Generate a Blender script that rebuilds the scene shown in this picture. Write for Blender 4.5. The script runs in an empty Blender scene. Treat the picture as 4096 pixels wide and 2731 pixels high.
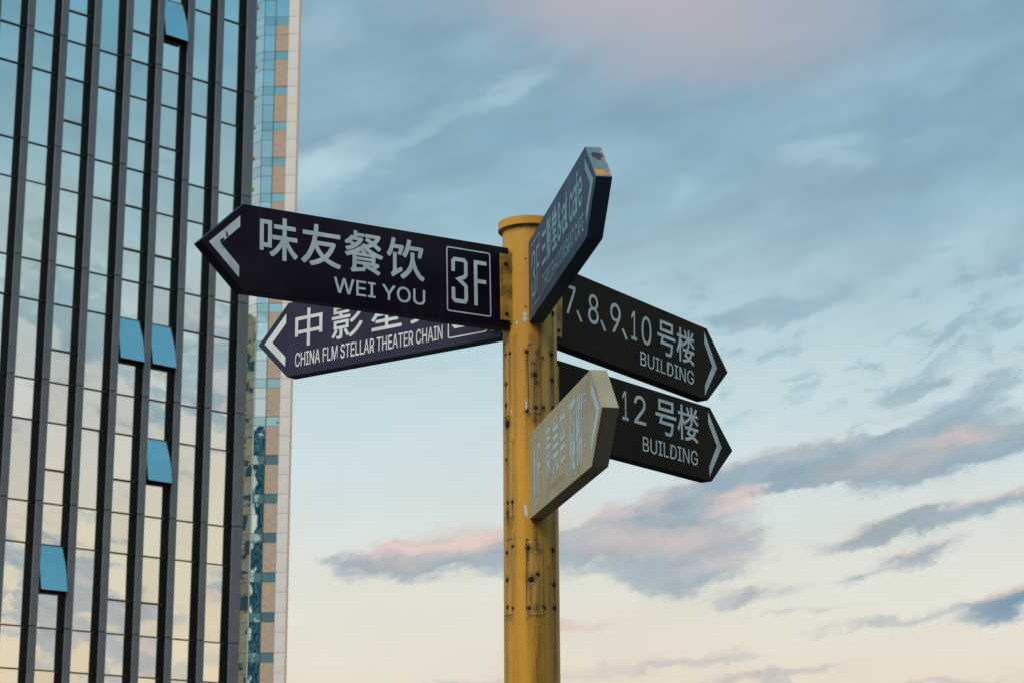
import bpy, bmesh, math, random
from mathutils import Vector, Matrix
random.seed(7)
R = math.radians
scn = bpy.context.scene
C = scn.collection
CAM_H = 1.6

# ------------------------------------------------------------------ camera
cam = bpy.data.cameras.new('camera')
cam.sensor_fit = 'HORIZONTAL'; cam.sensor_width = 36.0
cam.lens = 8206.04 / 4096 * 36.0
cam.clip_start = 0.05; cam.clip_end = 20000
cam.dof.use_dof = True; cam.dof.focus_distance = 5.15; cam.dof.aperture_fstop = 16
camo = bpy.data.objects.new('camera', cam); C.objects.link(camo)
camo.matrix_world = Matrix.Translation((0, 0, CAM_H)) @ Matrix.Rotation(R(90) + 0.25293, 4, 'X') @ Matrix.Rotation(-0.00517, 4, 'Z')
scn.camera = camo

# ------------------------------------------------------------------ exposure
vs = scn.view_settings
vs.view_transform = 'Standard'; vs.look = 'None'; vs.exposure = 0.0; vs.gamma = 1.0
vs.use_curve_mapping = False
scn.cycles.max_bounces = 5; scn.cycles.diffuse_bounces = 3; scn.cycles.glossy_bounces = 3

# ------------------------------------------------------------------ sun (low, veiled by thin cloud)
SUN_DIR = Vector((-0.60, -0.80, 0.0)).normalized()          # towards the sun
SUN_EL = R(42)
sv = Vector((SUN_DIR.x * math.cos(SUN_EL), SUN_DIR.y * math.cos(SUN_EL), math.sin(SUN_EL)))
sun = bpy.data.lights.new('sun', 'SUN'); sun.energy = 1.9; sun.angle = R(30); sun.color = (1.0, 0.93, 0.80)
suno = bpy.data.objects.new('sun', sun); C.objects.link(suno)
suno.rotation_euler = sv.to_track_quat('Z', 'Y').to_euler()

# ------------------------------------------------------------------ sky
def lin(r, g, b):
    f = lambda c: (c / 255) / 12.92 if c <= 10 else ((c / 255 + 0.055) / 1.055) ** 2.4
    return (f(r), f(g), f(b), 1.0)

class NT:
    """tiny wrapper that chains shader nodes"""
    def __init__(s, tree): s.t = tree
    def n(s, typ, **kw):
        nd = s.t.nodes.new(typ)
        for k, v in kw.items(): setattr(nd, k, v)
        return nd
    def put(s, sock, v):
        if isinstance(v, bpy.types.NodeSocket): s.t.links.new(v, sock)
        elif v is not None: sock.default_value = v
    def m(s, op, a, b=None, c=None, clamp=False):
        nd = s.n('ShaderNodeMath', operation=op, use_clamp=clamp)
        for i, v in enumerate((a, b, c)): s.put(nd.inputs[i], v)
        return nd.outputs[0]
    def vm(s, op, a, b=None, scale=None):
        nd = s.n('ShaderNodeVectorMath', operation=op)
        s.put(nd.inputs[0], a); s.put(nd.inputs[1], b)
        if scale is not None: s.put(nd.inputs['Scale'], scale)
        return nd.outputs['Value'] if op in ('LENGTH', 'DOT_PRODUCT') else nd.outputs['Vector']
    def xyz(s, x, y, z):
        nd = s.n('ShaderNodeCombineXYZ')
        for i, v in enumerate((x, y, z)): s.put(nd.inputs[i], v)
        return nd.outputs[0]
    def sep(s, v):
        nd = s.n('ShaderNodeSeparateXYZ'); s.put(nd.inputs[0], v); return nd.outputs
    def map(s, v, loc=(0, 0, 0), rot=(0, 0, 0), sc=(1, 1, 1), typ='POINT'):
        nd = s.n('ShaderNodeMapping', vector_type=typ); s.put(nd.inputs['Vector'], v)
        nd.inputs['Location'].default_value = loc; nd.inputs['Rotation'].default_value = rot; nd.inputs['Scale'].default_value = sc
        return nd.outputs[0]
    def noise(s, v, scale=1.0, detail=4.0, rough=0.55, dist=0.0, col=False, dim='3D'):
        nd = s.n('ShaderNodeTexNoise', noise_dimensions=dim); s.put(nd.inputs['Vector'], v)
        nd.inputs['Scale'].default_value = scale; nd.inputs['Detail'].default_value = detail
        nd.inputs['Roughness'].default_value = rough; nd.inputs['Distortion'].default_value = dist
        return nd.outputs['Color' if col else 'Fac']
    def smooth(s, v, lo, hi, a=0.0, b=1.0):
        nd = s.n('ShaderNodeMapRange', interpolation_type='SMOOTHSTEP'); s.put(nd.inputs[0], v)
        nd.inputs[1].default_value = lo; nd.inputs[2].default_value = hi; nd.inputs[3].default_value = a; nd.inputs[4].default_value = b
        return nd.outputs[0]
    def mix(s, f, a, b, blend='MIX'):
        nd = s.n('ShaderNodeMix', data_type='RGBA', blend_type=blend)
        s.put(nd.inputs[0], f); s.put(nd.inputs[6], a); s.put(nd.inputs[7], b)
        return nd.outputs[2]
    def ramp(s, v, stops, interp='LINEAR'):
        nd = s.n('ShaderNodeValToRGB'); s.put(nd.inputs[0], v); cr = nd.color_ramp; cr.interpolation = interp
        while len(cr.elements) < len(stops): cr.elements.new(1.0)
        for e, (p, c) in zip(cr.elements, stops): e.position = p; e.color = c
        return nd.outputs[0]

def lobes(g, P3, lst, height=False):
    """soft lens-shaped lobes in (azimuth, elevation) degrees: az, el, half length, half height, tilt, weight"""
    tot = hs = None
    for az, el, rx, ry, rot, w in lst:
        c, s = math.cos(R(rot)), math.sin(R(rot))
        qx = g.vm('DOT_PRODUCT', P3, (c / rx, s / rx, -(c * az + s * el) / rx))
        qy = g.vm('DOT_PRODUCT', P3, (-s / ry, c / ry, (s * az - c * el) / ry))
        k = g.m('MULTIPLY_ADD', g.m('MULTIPLY_ADD', qy, qy, g.m('MULTIPLY', qx, qx)), -.55, 1.0)
        k = g.m('MAXIMUM', k, 0.0)
        v = g.m('MULTIPLY', g.m('MULTIPLY', k, w), k)
        if height: hs = g.m('MULTIPLY', v, qy) if hs is None else g.m('MULTIPLY_ADD', v, qy, hs)
        tot = v if tot is None else g.m('ADD', tot, v)
    return (tot, hs) if height else tot

BANK = [  # cumulus bank and its shreds
    (-3.3, 8.42, 2.1, 0.55, 3, 1.0), (-1.1, 8.68, 2.3, 0.80, 3, 1.05), (-4.7, 8.36, .9, .22, 0, .4),
    (2.2, 8.85, 2.2, 1.05, 6, 1.0), (4.4, 9.35, 2.8, .85, 8, 1.0), (5.2, 8.45, 2.4, .80, 8, 1.0), (4.4, 7.9, 1.6, .6, 6, .85),
    (6.4, 10.45, 3.4, 0.70, 14, 1.0), (9.6, 11.15, 3.4, 0.85, 12, 1.0), (12.6, 11.25, 3.0, 0.95, 12, 1.0), (10.8, 10.75, 3.4, .55, 10, .8), (12.9, 12.5, 2.2, .5, 20, .8),
    (10.3, 9.0, 2.0, 0.36, 12, .95), (12.9, 9.65, 2.4, 0.42, 13, .95), (11.2, 8.4, 1.5, 0.36, 18, .85), (9.3, 7.8, 1.0, .2, 15, .6),
    (13.6, 6.95, 1.9, 0.55, 13, 1.2), (10.0, 6.55, 2.3, .22, 6, .62), (7.6, 6.9, 1.6, .16, 8, .5),
    (6.6, 7.45, 1.7, 0.28, 8, .65), (4.0, 5.5, 3.2, 0.24, 5, .75), (7.0, 5.1, 2.6, .22, 6, .65), (1.6, 6.55, 1.4, 0.18, 0, .6),
    (-0.6, 5.1, 2.0, .14, 4, .5), (11.8, 4.9, 2.5, .16, 5, .6),
    (12.0, 13.3, 2.2, .45, 28, .66), (8.2, 15.3, 2.9, .45, 8, .72), (12.6, 14.4, 2.4, .38, 14, .6), (13.6, 15.9, 2.2, .34, 12, .55),
    (6.0, 14.9, 1.5, .25, 4, .45), (5.0, 11.0, .6, .14, 30, .4), (8.2, 10.1, 2.2, .2, 8, -.7), (10.6, 11.9, 1.5, .18, 16, -.5),
]
LIGHT = [(-4.6, 19.6, 2.0, .6, 20, 1.0), (-5.9, 18.9, 1.5, .6, 15, .9), (-2.6, 20.5, 1.4, .35, 30, .5), (-.25, 21.4, 1.5, .3, 20, .7),
         (9.2, 19.6, 1.7, .4, 6, .75), (9.7, 19.2, 1.0, .2, 2, .5), (5.0, 18.6, .7, .35, 30, .4), (13.2, 17.0, 2.0, .8, 10, .5), (-6.0, 22.9, 1.8, .7, 10, .4), (12.8, 21.0, 1.0, .3, 15, .35)]
DARK = [(-3.0, 20.6, 2.2, .5, 35, .7), (-4.0, 18.5, 1.8, .45, 20, .75), (-1.0, 19.9, 2.4, .6, 15, .55), (2.0, 20.8, 2.6, .6, 15, .45), (11.0, 19.9, 1.4, .35, 20, .5),
        (12.4, 19.0, 3.0, .7, 8, .5), (7.2, 20.9, 2.5, .6, 10, .4), (13.0, 20.6, 2.6, .8, 20, .4), (-2.2, 22.7, 2.0, .5, 15, .4), (10.2, 17.4, 3.0, .5, 6, .4)]

world = bpy.data.worlds.new('World'); scn.world = world; world.use_nodes = True
wt = world.node_tree; wt.nodes.clear(); g = NT(wt)
d = g.vm('NORMALIZE', g.n('ShaderNodeTexCoord').outputs['Generated'])
dx, dy, dz = g.sep(d)
az = g.m('MULTIPLY', g.m('ARCTAN2', dx, dy), 180 / math.pi)
el = g.m('MULTIPLY', g.m('ARCSINE', dz), 180 / math.pi)
P3 = g.xyz(az, el, 1.0)
# slanting coordinates: high cloud is drawn out along a line that climbs to the right
sx = g.vm('DOT_PRODUCT', P3, (.97, .24, 0)); sy = g.vm('DOT_PRODUCT', P3, (-.24, .97, 0))
S = g.xyz(sx, sy, 0.0)
n2d = lambda v, sc, det, ro, col=False: g.noise(g.vm('MULTIPLY', v, (*sc, 0)), 1.0, det, ro, col=col, dim='2D')
mot = n2d(S, (.13, .42), 4, .5)
mot2 = n2d(g.vm('ADD', S, (31, 17, 0)), (.36, .95), 4, .55)
wc = g.vm('SUBTRACT', n2d(S, (.42, .95), 5, .62, True), (.5, .5, .5))
Q3 = g.vm('ADD', P3, g.vm('MULTIPLY', wc, (2.3, 1.15, 0)))
elw = g.m('ADD', el, g.m('MULTIPLY', g.m('SUBTRACT', mot, .5), 2.4))
stops = [(-4, (238, 212, 184)), (3, (240, 220, 198)), (5, (236, 223, 205)), (6.3, (232, 226, 210)), (8, (228, 228, 216)), (9.6, (219, 227, 222)),
         (11.8, (208, 225, 228)), (13.6, (197, 218, 223)), (15.4, (180, 207, 216)), (17.6, (154, 188, 201)), (20, (141, 178, 194)),
         (23.5, (138, 173, 190)), (30, (138, 174, 193)), (42, (138, 175, 195)), (60, (136, 174, 196)), (90, (132, 172, 196))]
f0, f1 = -5.0, 90.0
base = g.ramp(g.m('DIVIDE', g.m('SUBTRACT', elw, f0), f1 - f0), [((e - f0) / (f1 - f0), lin(*c)) for e, c in stops])
stops2 = [(-4, (238, 208, 172)), (3, (241, 217, 182)), (5, (241, 222, 190)), (8, (236, 222, 198)), (11, (224, 217, 204)), (14, (206, 213, 212)), (17, (178, 203, 210)), (20, (146, 187, 202)),
          (24, (118, 174, 196)), (30, (116, 170, 195)), (42, (122, 170, 195)), (60, (134, 173, 196)), (90, (132, 172, 196))]
base2 = g.ramp(g.m('DIVIDE', g.m('SUBTRACT', elw, f0), f1 - f0), [((e - f0) / (f1 - f0), lin(*c)) for e, c in stops2])
base = g.mix(g.smooth(g.m('ABSOLUTE', az), 25, 80), base, base2)      # towards the sides the glow is warmer, as the tower's glass shows
nish = g.n('ShaderNodeTexSky', sky_type='NISHITA', sun_disc=False, sun_elevation=SUN_EL,
           sun_rotation=math.atan2(SUN_DIR.x, SUN_DIR.y), air_density=1.2, dust_density=2.0, ozone_density=2.0)
base = g.mix(0.08, base, g.vm('SCALE', nish.outputs[0], scale=0.10))
upper = g.smooth(el, 12, 17)
mm = g.m('ADD', g.m('MULTIPLY', g.m('SUBTRACT', mot, .5), .40), g.m('MULTIPLY', g.m('SUBTRACT', mot2, .5), .36))
base = g.vm('SCALE', base, scale=g.m('ADD', 1.0, g.m('MULTIPLY', mm, g.m('MULTIPLY_ADD', upper, .75, .25))))
base = g.mix(g.m('MULTIPLY', lobes(g, Q3, LIGHT), .62, clamp=True), base, lin(182, 212, 222))
base = g.mix(g.m('MULTIPLY', lobes(g, Q3, DARK), .58, clamp=True), base, lin(120, 158, 184))
mauve = lobes(g, Q3, [(5.6, 23.4, 6.0, 2.2, -4, 1.0), (2.0, 24.5, 5, 1.5, 0, .5)])
base = g.mix(g.m('MULTIPLY', mauve, .85, clamp=True), base, lin(180, 178, 190))
fb = n2d(g.vm('ADD', S, g.vm('MULTIPLY', wc, (2.0, 1.0, 0))), (.75, 2.1), 5, .6)
streak = g.m('MULTIPLY', g.smooth(fb, .50, .70), g.m('MULTIPLY', g.smooth(el, 11.2, 13.5), g.smooth(el, 18.5, 15.5)))
streak = g.m('MULTIPLY', streak, g.m('MULTIPLY', g.smooth(mot, .38, .55), g.smooth(az, 1.0, 6.0)))
base = g.mix(g.m('MULTIPLY', streak, .62), base, lin(146, 180, 195))
s, hs = lobes(g, Q3, BANK, True)
away = g.smooth(g.m('ABSOLUTE', az), 15.5, 21)            # the same kind of banks go on all round
low = g.m('MULTIPLY', g.smooth(el, 3, 6), g.smooth(el, 24, 13))
band = g.m('ADD', g.m('MULTIPLY', mot, .70), g.m('MULTIPLY', fb, .30))
other = g.m('MULTIPLY', g.m('MULTIPLY', g.smooth(band, .47, .66), away), g.m('MULTIPLY', low, 1.0))
hs = g.m('MULTIPLY_ADD', other, g.m('MULTIPLY', g.m('SUBTRACT', mot2, .5), 5.0), hs)
s = g.m('ADD', s, other)
h = g.m('DIVIDE', hs, g.m('ADD', s, .05))
s2 = g.m('MULTIPLY_ADD', g.m('SUBTRACT', fb, .5), g.m('MULTIPLY', 1.25, g.smooth(s, 0, .4)), s)
D = g.smooth(s2, .06, .92)
lit = g.smooth(g.m('MULTIPLY_ADD', g.m('SUBTRACT', fb, .5), .7, h), .08, .85)
lit = g.m('MULTIPLY', lit, g.smooth(el, 12.5, 9.5, .10, .92))
body = g.ramp(g.m('DIVIDE', el, 24.0), [(0.15, lin(200, 192, 190)), (.25, lin(180, 186, 192)), (.36, lin(156, 172, 184)), (.45, lin(140, 164, 179)), (.55, lin(152, 180, 192)), (.75, lin(142, 174, 190))])
body = g.vm('SCALE', body, scale=g.m('ADD', 1.0, g.m('ADD', g.m('MULTIPLY', g.m('SUBTRACT', fb, .5), .38), g.m('MULTIPLY', g.m('SUBTRACT', mot2, .5), .40))))
deep = lobes(g, P3, [(13.9, 6.9, 1.9, .9, 14, 1.0)])
body = g.mix(deep, body, lin(96, 138, 166))
body = g.mix(g.m('MULTIPLY', g.smooth(h, -.15, -.7), .35), body, lin(146, 168, 184))
pk = lobes(g, Q3, [(6.7, 9.85, 1.5, .32, 4, .75), (8.0, 9.0, 1.1, .35, 12, .8), (9.2, 11.95, .6, .25, 25, .9), (12.6, 11.5, 1.2, .25, 12, .38), (11.0, 11.0, 2.6, .5, 10, .24),
                   (1.8, 9.65, .9, .2, 10, .9), (9.8, 9.3, .6, .2, 10, .8), (1.9, 6.55, 1.6, .3, 0, .7), (-1.2, 8.98, 1.9, .38, 3, .85), (-3.5, 8.72, 1.5, .25, 4, .7), (3.0, 5.6, 3, .4, 4, .4), (4.6, 8.9, 2.6, .5, 6, .42), (2.4, 9.1, 1.6, .4, 4, .3), (5.9, 8.3, 1.2, .3, 8, .35), (-2.2, 8.55, 1.6, .3, 6, .3)])
lit = g.m('MAXIMUM', g.m('MULTIPLY', lit, .72), g.m('MINIMUM', pk, .85))
cloud = g.mix(lit, body, lin(240, 208, 194))
sky = g.mix(g.m('MULTIPLY', D, .88), base, cloud)
bg = g.n('ShaderNodeBackground'); g.put(bg.inputs['Color'], sky); bg.inputs['Strength'].default_value = 1.0
world.cycles.sampling_method = 'NONE'        # the sky is broad and even: surfaces find it by their own sampling
wo = g.n('ShaderNodeOutputWorld'); wt.links.new(bg.outputs[0], wo.inputs[0])

# ------------------------------------------------------------------ materials
MATS = {}
def mat(name, col, rough=.6, metal=0.0, spec=.5, var=0.0, vscale=6.0, bump=0.0, bscale=40.0, stretch=(1, 1, 1), coat=0.0, dust=0.0):
    m = bpy.data.materials.new(name); m.use_nodes = True; t = m.node_tree; g = NT(t)
    b = t.nodes['Principled BSDF']
    b.inputs['Roughness'].default_value = rough; b.inputs['Metallic'].default_value = metal
    b.inputs['Specular IOR Level'].default_value = spec
    if coat: b.inputs['Coat Weight'].default_value = coat
    c = (*col, 1.0)
    tc = g.n('ShaderNodeTexCoord').outputs['Object']
    v = g.map(tc, sc=stretch)
    if var:
        f = g.noise(v, vscale, 6, .6)
        lo = tuple(x * (1 - var) for x in col) + (1,); hi = tuple(min(1, x * (1 + var)) for x in col) + (1,)
        cc = g.mix(g.smooth(f, .3, .7), lo, hi)
        if dust:      # weather: washed-down streaks and a thin bloom of dust (or soot on the pale sign)
            st = g.smooth(g.noise(g.map(tc, sc=(26, 26, 2.2)), 1.0, 5, .65), .50, .78)
            bl = g.smooth(g.noise(tc, 7, 5, .6), .42, .75)
            k = g.m('MULTIPLY', g.m('ADD', g.m('MULTIPLY', st, .6), g.m('MULTIPLY', bl, .4)), abs(dust))
            cc = g.mix(k, cc, (.075, .070, .068, 1) if dust > 0 else (.16, .14, .10, 1))
            sc = g.smooth(g.noise(g.map(tc, rot=(0, R(35), 0), sc=(160, 10, 9)), 1.0, 3, .5), .70, .78)
            cc = g.mix(g.m('MULTIPLY', sc, .25), cc, (.10, .10, .105, 1))
            g.put(b.inputs['Roughness'], g.m('ADD', rough, g.m('MULTIPLY', k, .6)))
        g.put(b.inputs['Base Color'], cc)
    else: b.inputs['Base Color'].default_value = c
    if bump:
        bn = g.n('ShaderNodeBump'); bn.inputs['Strength'].default_value = bump; bn.inputs['Distance'].default_value = .01
        g.put(bn.inputs['Height'], g.noise(v, bscale, 4, .6)); t.links.new(bn.outputs[0], b.inputs['Normal'])
    MATS[name] = m
    return m

mat('purple_paint', (.0120, .0040, .0150), .28, 0, .14, .30, 5, .08, 160, dust=.30)
mat('purple_skylit', (.0350, .0350, .0740), .30, 0, .16, .22, 5, .08, 160, dust=.30)  # same purple paint, with blue sky light mixed into its colour
mat('purple_sheen', (.0560, .0880, .1580), .38, 0, .05, .18, 6, .08, 160, dust=.40)  # same purple paint, the sky's blue reflection put into its colour
mat('brown_paint', (.0200, .0158, .0080), .45, 0, .05, .35, 5, .08, 160, dust=.30)
mat('tan_paint', (.43, .370, .245), .45, 0, .35, .16, 7, .08, 160, dust=-.45)
mat('vinyl_white', (.80, .84, .83), .45, 0, .3, .12, 22, dust=.18)
mat('vinyl_shaded', (.20, .38, .45), .45, 0, .3, .10, 9)  # the white vinyl again, cool dim light put into its colour
mat('vinyl_blue', (.46, .64, .75), .45, 0, .3, .08, 9)
mat('vinyl_faded', (.40, .42, .36), .6, 0, .2, .2, 30)
mat('bracket_paint', (.46, .25, .035), .55, 0, .4, .55, 28, .2, 120)
mat('rusty_bracket', (.07, .038, .015), .8, 0, .2, .5, 40, .4, 120)
mat('dark_bolt', (.018, .013, .010), .6, .3, .4, .4, 60)
mat('pale_chip', (.62, .66, .66), .6, 0, .3, .12, 60)
mat('blue_chip', (.16, .34, .50), .6, 0, .3, .1, 60)
mat('black_fin', (.0025, .0055, .006), .5, 0, .06)
mat('grey_metal', (.185, .197, .215), .42, .25, .5, .10, 3)
mat('transom_metal', (.11, .078, .032), .5, .2, .4, .15, 3)
mat('interior_dark', (.006, .007, .008), .8, 0, .1)
mat('white_cladding', (.90, .83, .79), .5, 0, .3, .05, .6)
mat('tan_cladding', (.58, .43, .33), .6, 0, .25, .16, 1.2, .3, 8, (1, 1, 9))
mat('warm_edge', (.72, .44, .30), .6)
mat('amber_lamp', (.62, .36, .05), .4)
mat('asphalt', (.03, .03, .03), .85, 0, .3, .25, 3, .3, 60)
mat('dark_stone', (.05, .048, .045), .8, 0, .2, .2, .5)
mat('cream_stone', (.92, .82, .60), .7, 0, .2, .12, .2)
mat('dark_glass', (.04, .19, .24), .2, 0, .3)
mat('fin_blue', (.24, .62, .72), .4)

def glass_mat(name, tint, wav, wscale, rough=.015, metal=1.0):
    """solar-control glazing: a thin metallic coating that mirrors the sky, rolled slightly uneven"""
    m = bpy.data.materials.new(name); m.use_nodes = True; t = m.node_tree; g = NT(t)
    b = t.nodes['Principled BSDF']; b.inputs['Metallic'].default_value = metal
    b.inputs['Roughness'].default_value = rough
    geo = g.n('ShaderNodeNewGeometry').outputs['Position']
    oi = g.n('ShaderNodeObjectInfo')
    k = g.m('ADD', .86, g.m('MULTIPLY', oi.outputs['Random'], .17))
    g.put(b.inputs['Base Color'], g.vm('SCALE', (*tint,), scale=k))
    bn = g.n('ShaderNodeBump'); bn.inputs['Strength'].default_value = 1.0; bn.inputs['Distance'].default_value = wav
    g.put(bn.inputs['Height'], g.noise(geo, wscale, 2, .4)); t.links.new(bn.outputs[0], b.inputs['Normal'])
    MATS[name] = m
glass_mat('mirror_glass', (.90, .92, .89), .0016, .9)
glass_mat('tower_glass', (.66, .82, .86), .013, .40)
glass_mat('chamfer_glass', (.97, .93, .84), .010, .40)
glass_mat('spandrel_glass', (.40, .66, .70), .016, .7, .03, .72)
glass_mat('sash_glass', (.55, .80, .85), .004, 1.0)

def chipped_mat():
    m = bpy.data.materials.new('chipped_edge'); m.use_nodes = True; t = m.node_tree; g = NT(t)
    b = t.nodes['Principled BSDF']; b.inputs['Roughness'].default_value = .6; b.inputs['Specular IOR Level'].default_value = .3
    o = g.n('ShaderNodeTexCoord').outputs['Object']
    # distances along the sloping edge, taken from its middle outwards
    q = g.vm('ADD', o, g.vm('SCALE', g.vm('SUBTRACT', g.noise(o, 90, 5, .6, col=True), (.5, .5, .5)), scale=.030))
    def spot(c, r): return g.smooth(g.vm('LENGTH', g.vm('DIVIDE', g.vm('SUBTRACT', q, c), r)), 1.05, .95)
    base = g.mix(g.noise(o, 60, 5, .6), lin(128, 142, 145), lin(92, 118, 128))
    c = g.mix(spot((.759, 0, .070), (.020, .012, .020)), base, lin(62, 56, 78))
    c = g.mix(spot((.823, -.006, .010), (.016, .012, .020)), c, lin(214, 150, 62))
    c = g.mix(spot((.826, .016, .008), (.010, .006, .010)), c, lin(205, 150, 95))
    edge = g.smooth(g.m('ABSOLUTE', g.m('ADD', g.sep(q)[1], .0045)), .0155, .0185)
    c = g.mix(g.m('MULTIPLY', edge, g.smooth(g.noise(o, 45, 3, .5), .45, .6)), c, lin(190, 160, 125))
    g.put(b.inputs['Base Color'], c); MATS['chipped_edge'] = m
chipped_mat()

def pole_mat():
    m = bpy.data.materials.new('yellow_post'); m.use_nodes = True; t = m.node_tree; g = NT(t)
    b = t.nodes['Principled BSDF']; b.inputs['Specular IOR Level'].default_value = .35
    o = g.n('ShaderNodeTexCoord').outputs['Object']
    at = lambda n: g.n('ShaderNodeAttribute', attribute_name=n).outputs['Fac']
    n1 = g.noise(g.map(o, sc=(7, 7, 1.2)), 1.0, 5, .6); n2 = g.noise(g.map(o, sc=(45, 45, 3)), 1.0, 5, .65); n3 = g.noise(o, 90, 4, .6)
    c = g.mix(g.smooth(n1, .3, .7), (.82, .40, .035, 1), (.62, .30, .035, 1))
    c = g.mix(g.m('MULTIPLY', at('fade'), g.smooth(n2, .25, .6, .4, 1.0)), c, (.56, .40, .19, 1))
    gr = g.m('MULTIPLY', at('grime_shade'), g.smooth(n2, .34, .64, .12, 1.3), clamp=True)
    c = g.mix(gr, c, (.095, .060, .022, 1))
    ru = g.m('MULTIPLY', at('rust'), g.smooth(n3, .30, .60, .35, 1.25), clamp=True)
    c = g.mix(ru, c, (.040, .016, .008, 1))
    g.put(b.inputs['Base Color'], c)
    g.put(b.inputs['Roughness'], g.m('ADD', .38, g.m('MULTIPLY', gr, .4)))
    bn = g.n('ShaderNodeBump'); bn.inputs['Strength'].default_value = .25; bn.inputs['Distance'].default_value = .004
    g.put(bn.inputs['Height'], g.m('SUBTRACT', n3, g.m('MULTIPLY', ru, .8))); t.links.new(bn.outputs[0], b.inputs['Normal'])
    MATS['yellow_post'] = m
pole_mat()

# ------------------------------------------------------------------ mesh helpers
def link(name, me, m=None, parent=None):
    o = bpy.data.objects.new(name, me); C.objects.link(o)
    if m is not None and me is not None and not me.materials:
        for k in ([m] if isinstance(m, str) else m): me.materials.append(MATS[k])
    if parent is not None: o.parent = parent
    return o
def thing(name, label, cat, loc=(0, 0, 0), rot=(0, 0, 0), group=None):
    o = bpy.data.objects.new(name, None); C.objects.link(o); o.empty_display_size = .1
    o.location = loc; o.rotation_euler = rot; o['label'] = label; o['category'] = cat
    if group: o['group'] = group
    return o
def bm_mesh(name, bm, smooth=False):
    me = bpy.data.meshes.new(name); bmesh.ops.recalc_face_normals(bm, faces=bm.faces)
    bm.to_mesh(me); bm.free()
    if smooth:
        for p in me.polygons: p.use_smooth = True
    return me
def box_bm(x0, x1, y0, y1, z0, z1, bm=None):
    bm = bm or bmesh.new()
    vs = [bm.verts.new((x, y, z)) for x in (x0, x1) for y in (y0, y1) for z in (z0, z1)]
    for f in ((0, 1, 3, 2), (4, 6, 7, 5), (0, 4, 5, 1), (2, 3, 7, 6), (0, 2, 6, 4), (1, 5, 7, 3)): bm.faces.new([vs[i] for i in f])
    return bm
def bevel(bm, w, seg=2, edges=None):
    bmesh.ops.bevel(bm, geom=list(edges or bm.edges), offset=w, segments=seg, profile=.6, affect='EDGES', clamp_overlap=True)
    return bm
def box(name, x0, x1, y0, y1, z0, z1, m, parent, bev=0):
    bm = box_bm(x0, x1, y0, y1, z0, z1)
    if bev: bevel(bm, bev)
    return link(name, bm_mesh(name, bm), m, parent)
def disc_bolt(r, h, seg=12):
    """domed bolt head along +z"""
    bm = bmesh.new(); rings = [(r, -h), (r, h * .45), (r * .8, h * .85), (r * .35, h)]
    rr = [[bm.verts.new((a * math.cos(2 * math.pi * i / seg), a * math.sin(2 * math.pi * i / seg), z)) for i in range(seg)] for a, z in rings]
    for A, B in zip(rr, rr[1:]):
        for i in range(seg): bm.faces.new((A[i], A[(i + 1) % seg], B[(i + 1) % seg], B[i]))
    bm.faces.new(rr[-1]); bm.faces.new(rr[0][::-1])
    return bm_mesh('bolt', bm)

# ------------------------------------------------------------------ ground
bm = bmesh.new(); bmesh.ops.create_grid(bm, x_segments=8, y_segments=8, size=6000)
ground = link('ground', bm_mesh('ground', bm), 'asphalt'); ground['kind'] = 'structure'

# ------------------------------------------------------------------ near glass tower
BPHI = .75423; BC = -56.585
tn = Vector((math.sin(BPHI), -math.cos(BPHI), 0)); tt = Vector((math.cos(BPHI), math.sin(BPHI), 0))
T0 = 35.0
tower = thing('glass_tower', 'tall glass office tower with dark vertical fins and mirrored panes reflecting the sky', 'building',
              tn * BC + tt * T0, (0, 0, BPHI))
# local x runs along the facade, -y points out of it, z is up from the ground
PITCH = 1.2457; FIN0 = 31.23 - T0; FINW = .26; FIND = .28
TOP = 71.0
def Z(z): return z + CAM_H
NB0, NB1 = -3, 6                       # bays
xL = FIN0 + (NB0 - 6) * PITCH
xR = FIN0 + 7 * PITCH + .42
box('core', xL, xR - .03, .16, 26, 0, TOP, 'interior_dark', tower)
def pane_mesh(w, h): return bm_mesh('pane', box_bm(0, w, 0, .024, 0, h))
PW = PITCH - FINW + .06
GAP = .030
H_SP, H_VI, H_UP, H_LO = 1.31, 2.59, 1.515, 1.075
PM = {h: pane_mesh(PW, h - 2 * GAP * .5) for h in (H_SP, H_VI, H_UP, H_LO)}
for me in PM.values(): me.materials.append(MATS['mirror_glass'])
def add_pane(x, z0, h, parent=tower):
    o = link('pane', PM[h], None, parent)
    o.location = (x, 0, z0 + GAP * .5)
    o.rotation_euler = (R(random.gauss(0, .22)), 0, R(random.uniform(-.15, .15)))
    return o
TR = bm_mesh('transom', box_bm(0, PW - .04, -.05, .05, -.020, .020)); TR.materials.append(MATS['transom_metal'])
TR2 = bm_mesh('transom', box_bm(0, PW - .04, -.05, .05, -.028, .028)); TR2.materials.append(MATS['transom_metal'])
SPLIT = {1, 3, 4, -2}
OPEN = {(4, 1), (3, -2), (4, -2), (4, -3), (1, -4)}      # bay, floor: sashes standing open
sash_me = bmesh.new()
SW, SH, FB = PITCH - FINW - .035, H_UP - .05, .045
for a in ((0, SW, -.03, .035, -FB, 0), (0, SW, -.03, .035, -SH, -SH + FB), (0, FB, -.03, .035, -SH + FB, -FB), (SW - FB, SW, -.03, .035, -SH + FB, -FB)):
    box_bm(*a, bm=sash_me)
sash_me = bm_mesh('sash_frame', sash_me); sash_me.materials.append(MATS['interior_dark'])
sash_gl = bm_mesh('pane', box_bm(.012, SW - .012, -.045, -.031, -SH + .012, -.012)); sash_gl.materials.append(MATS['sash_glass'])
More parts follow.
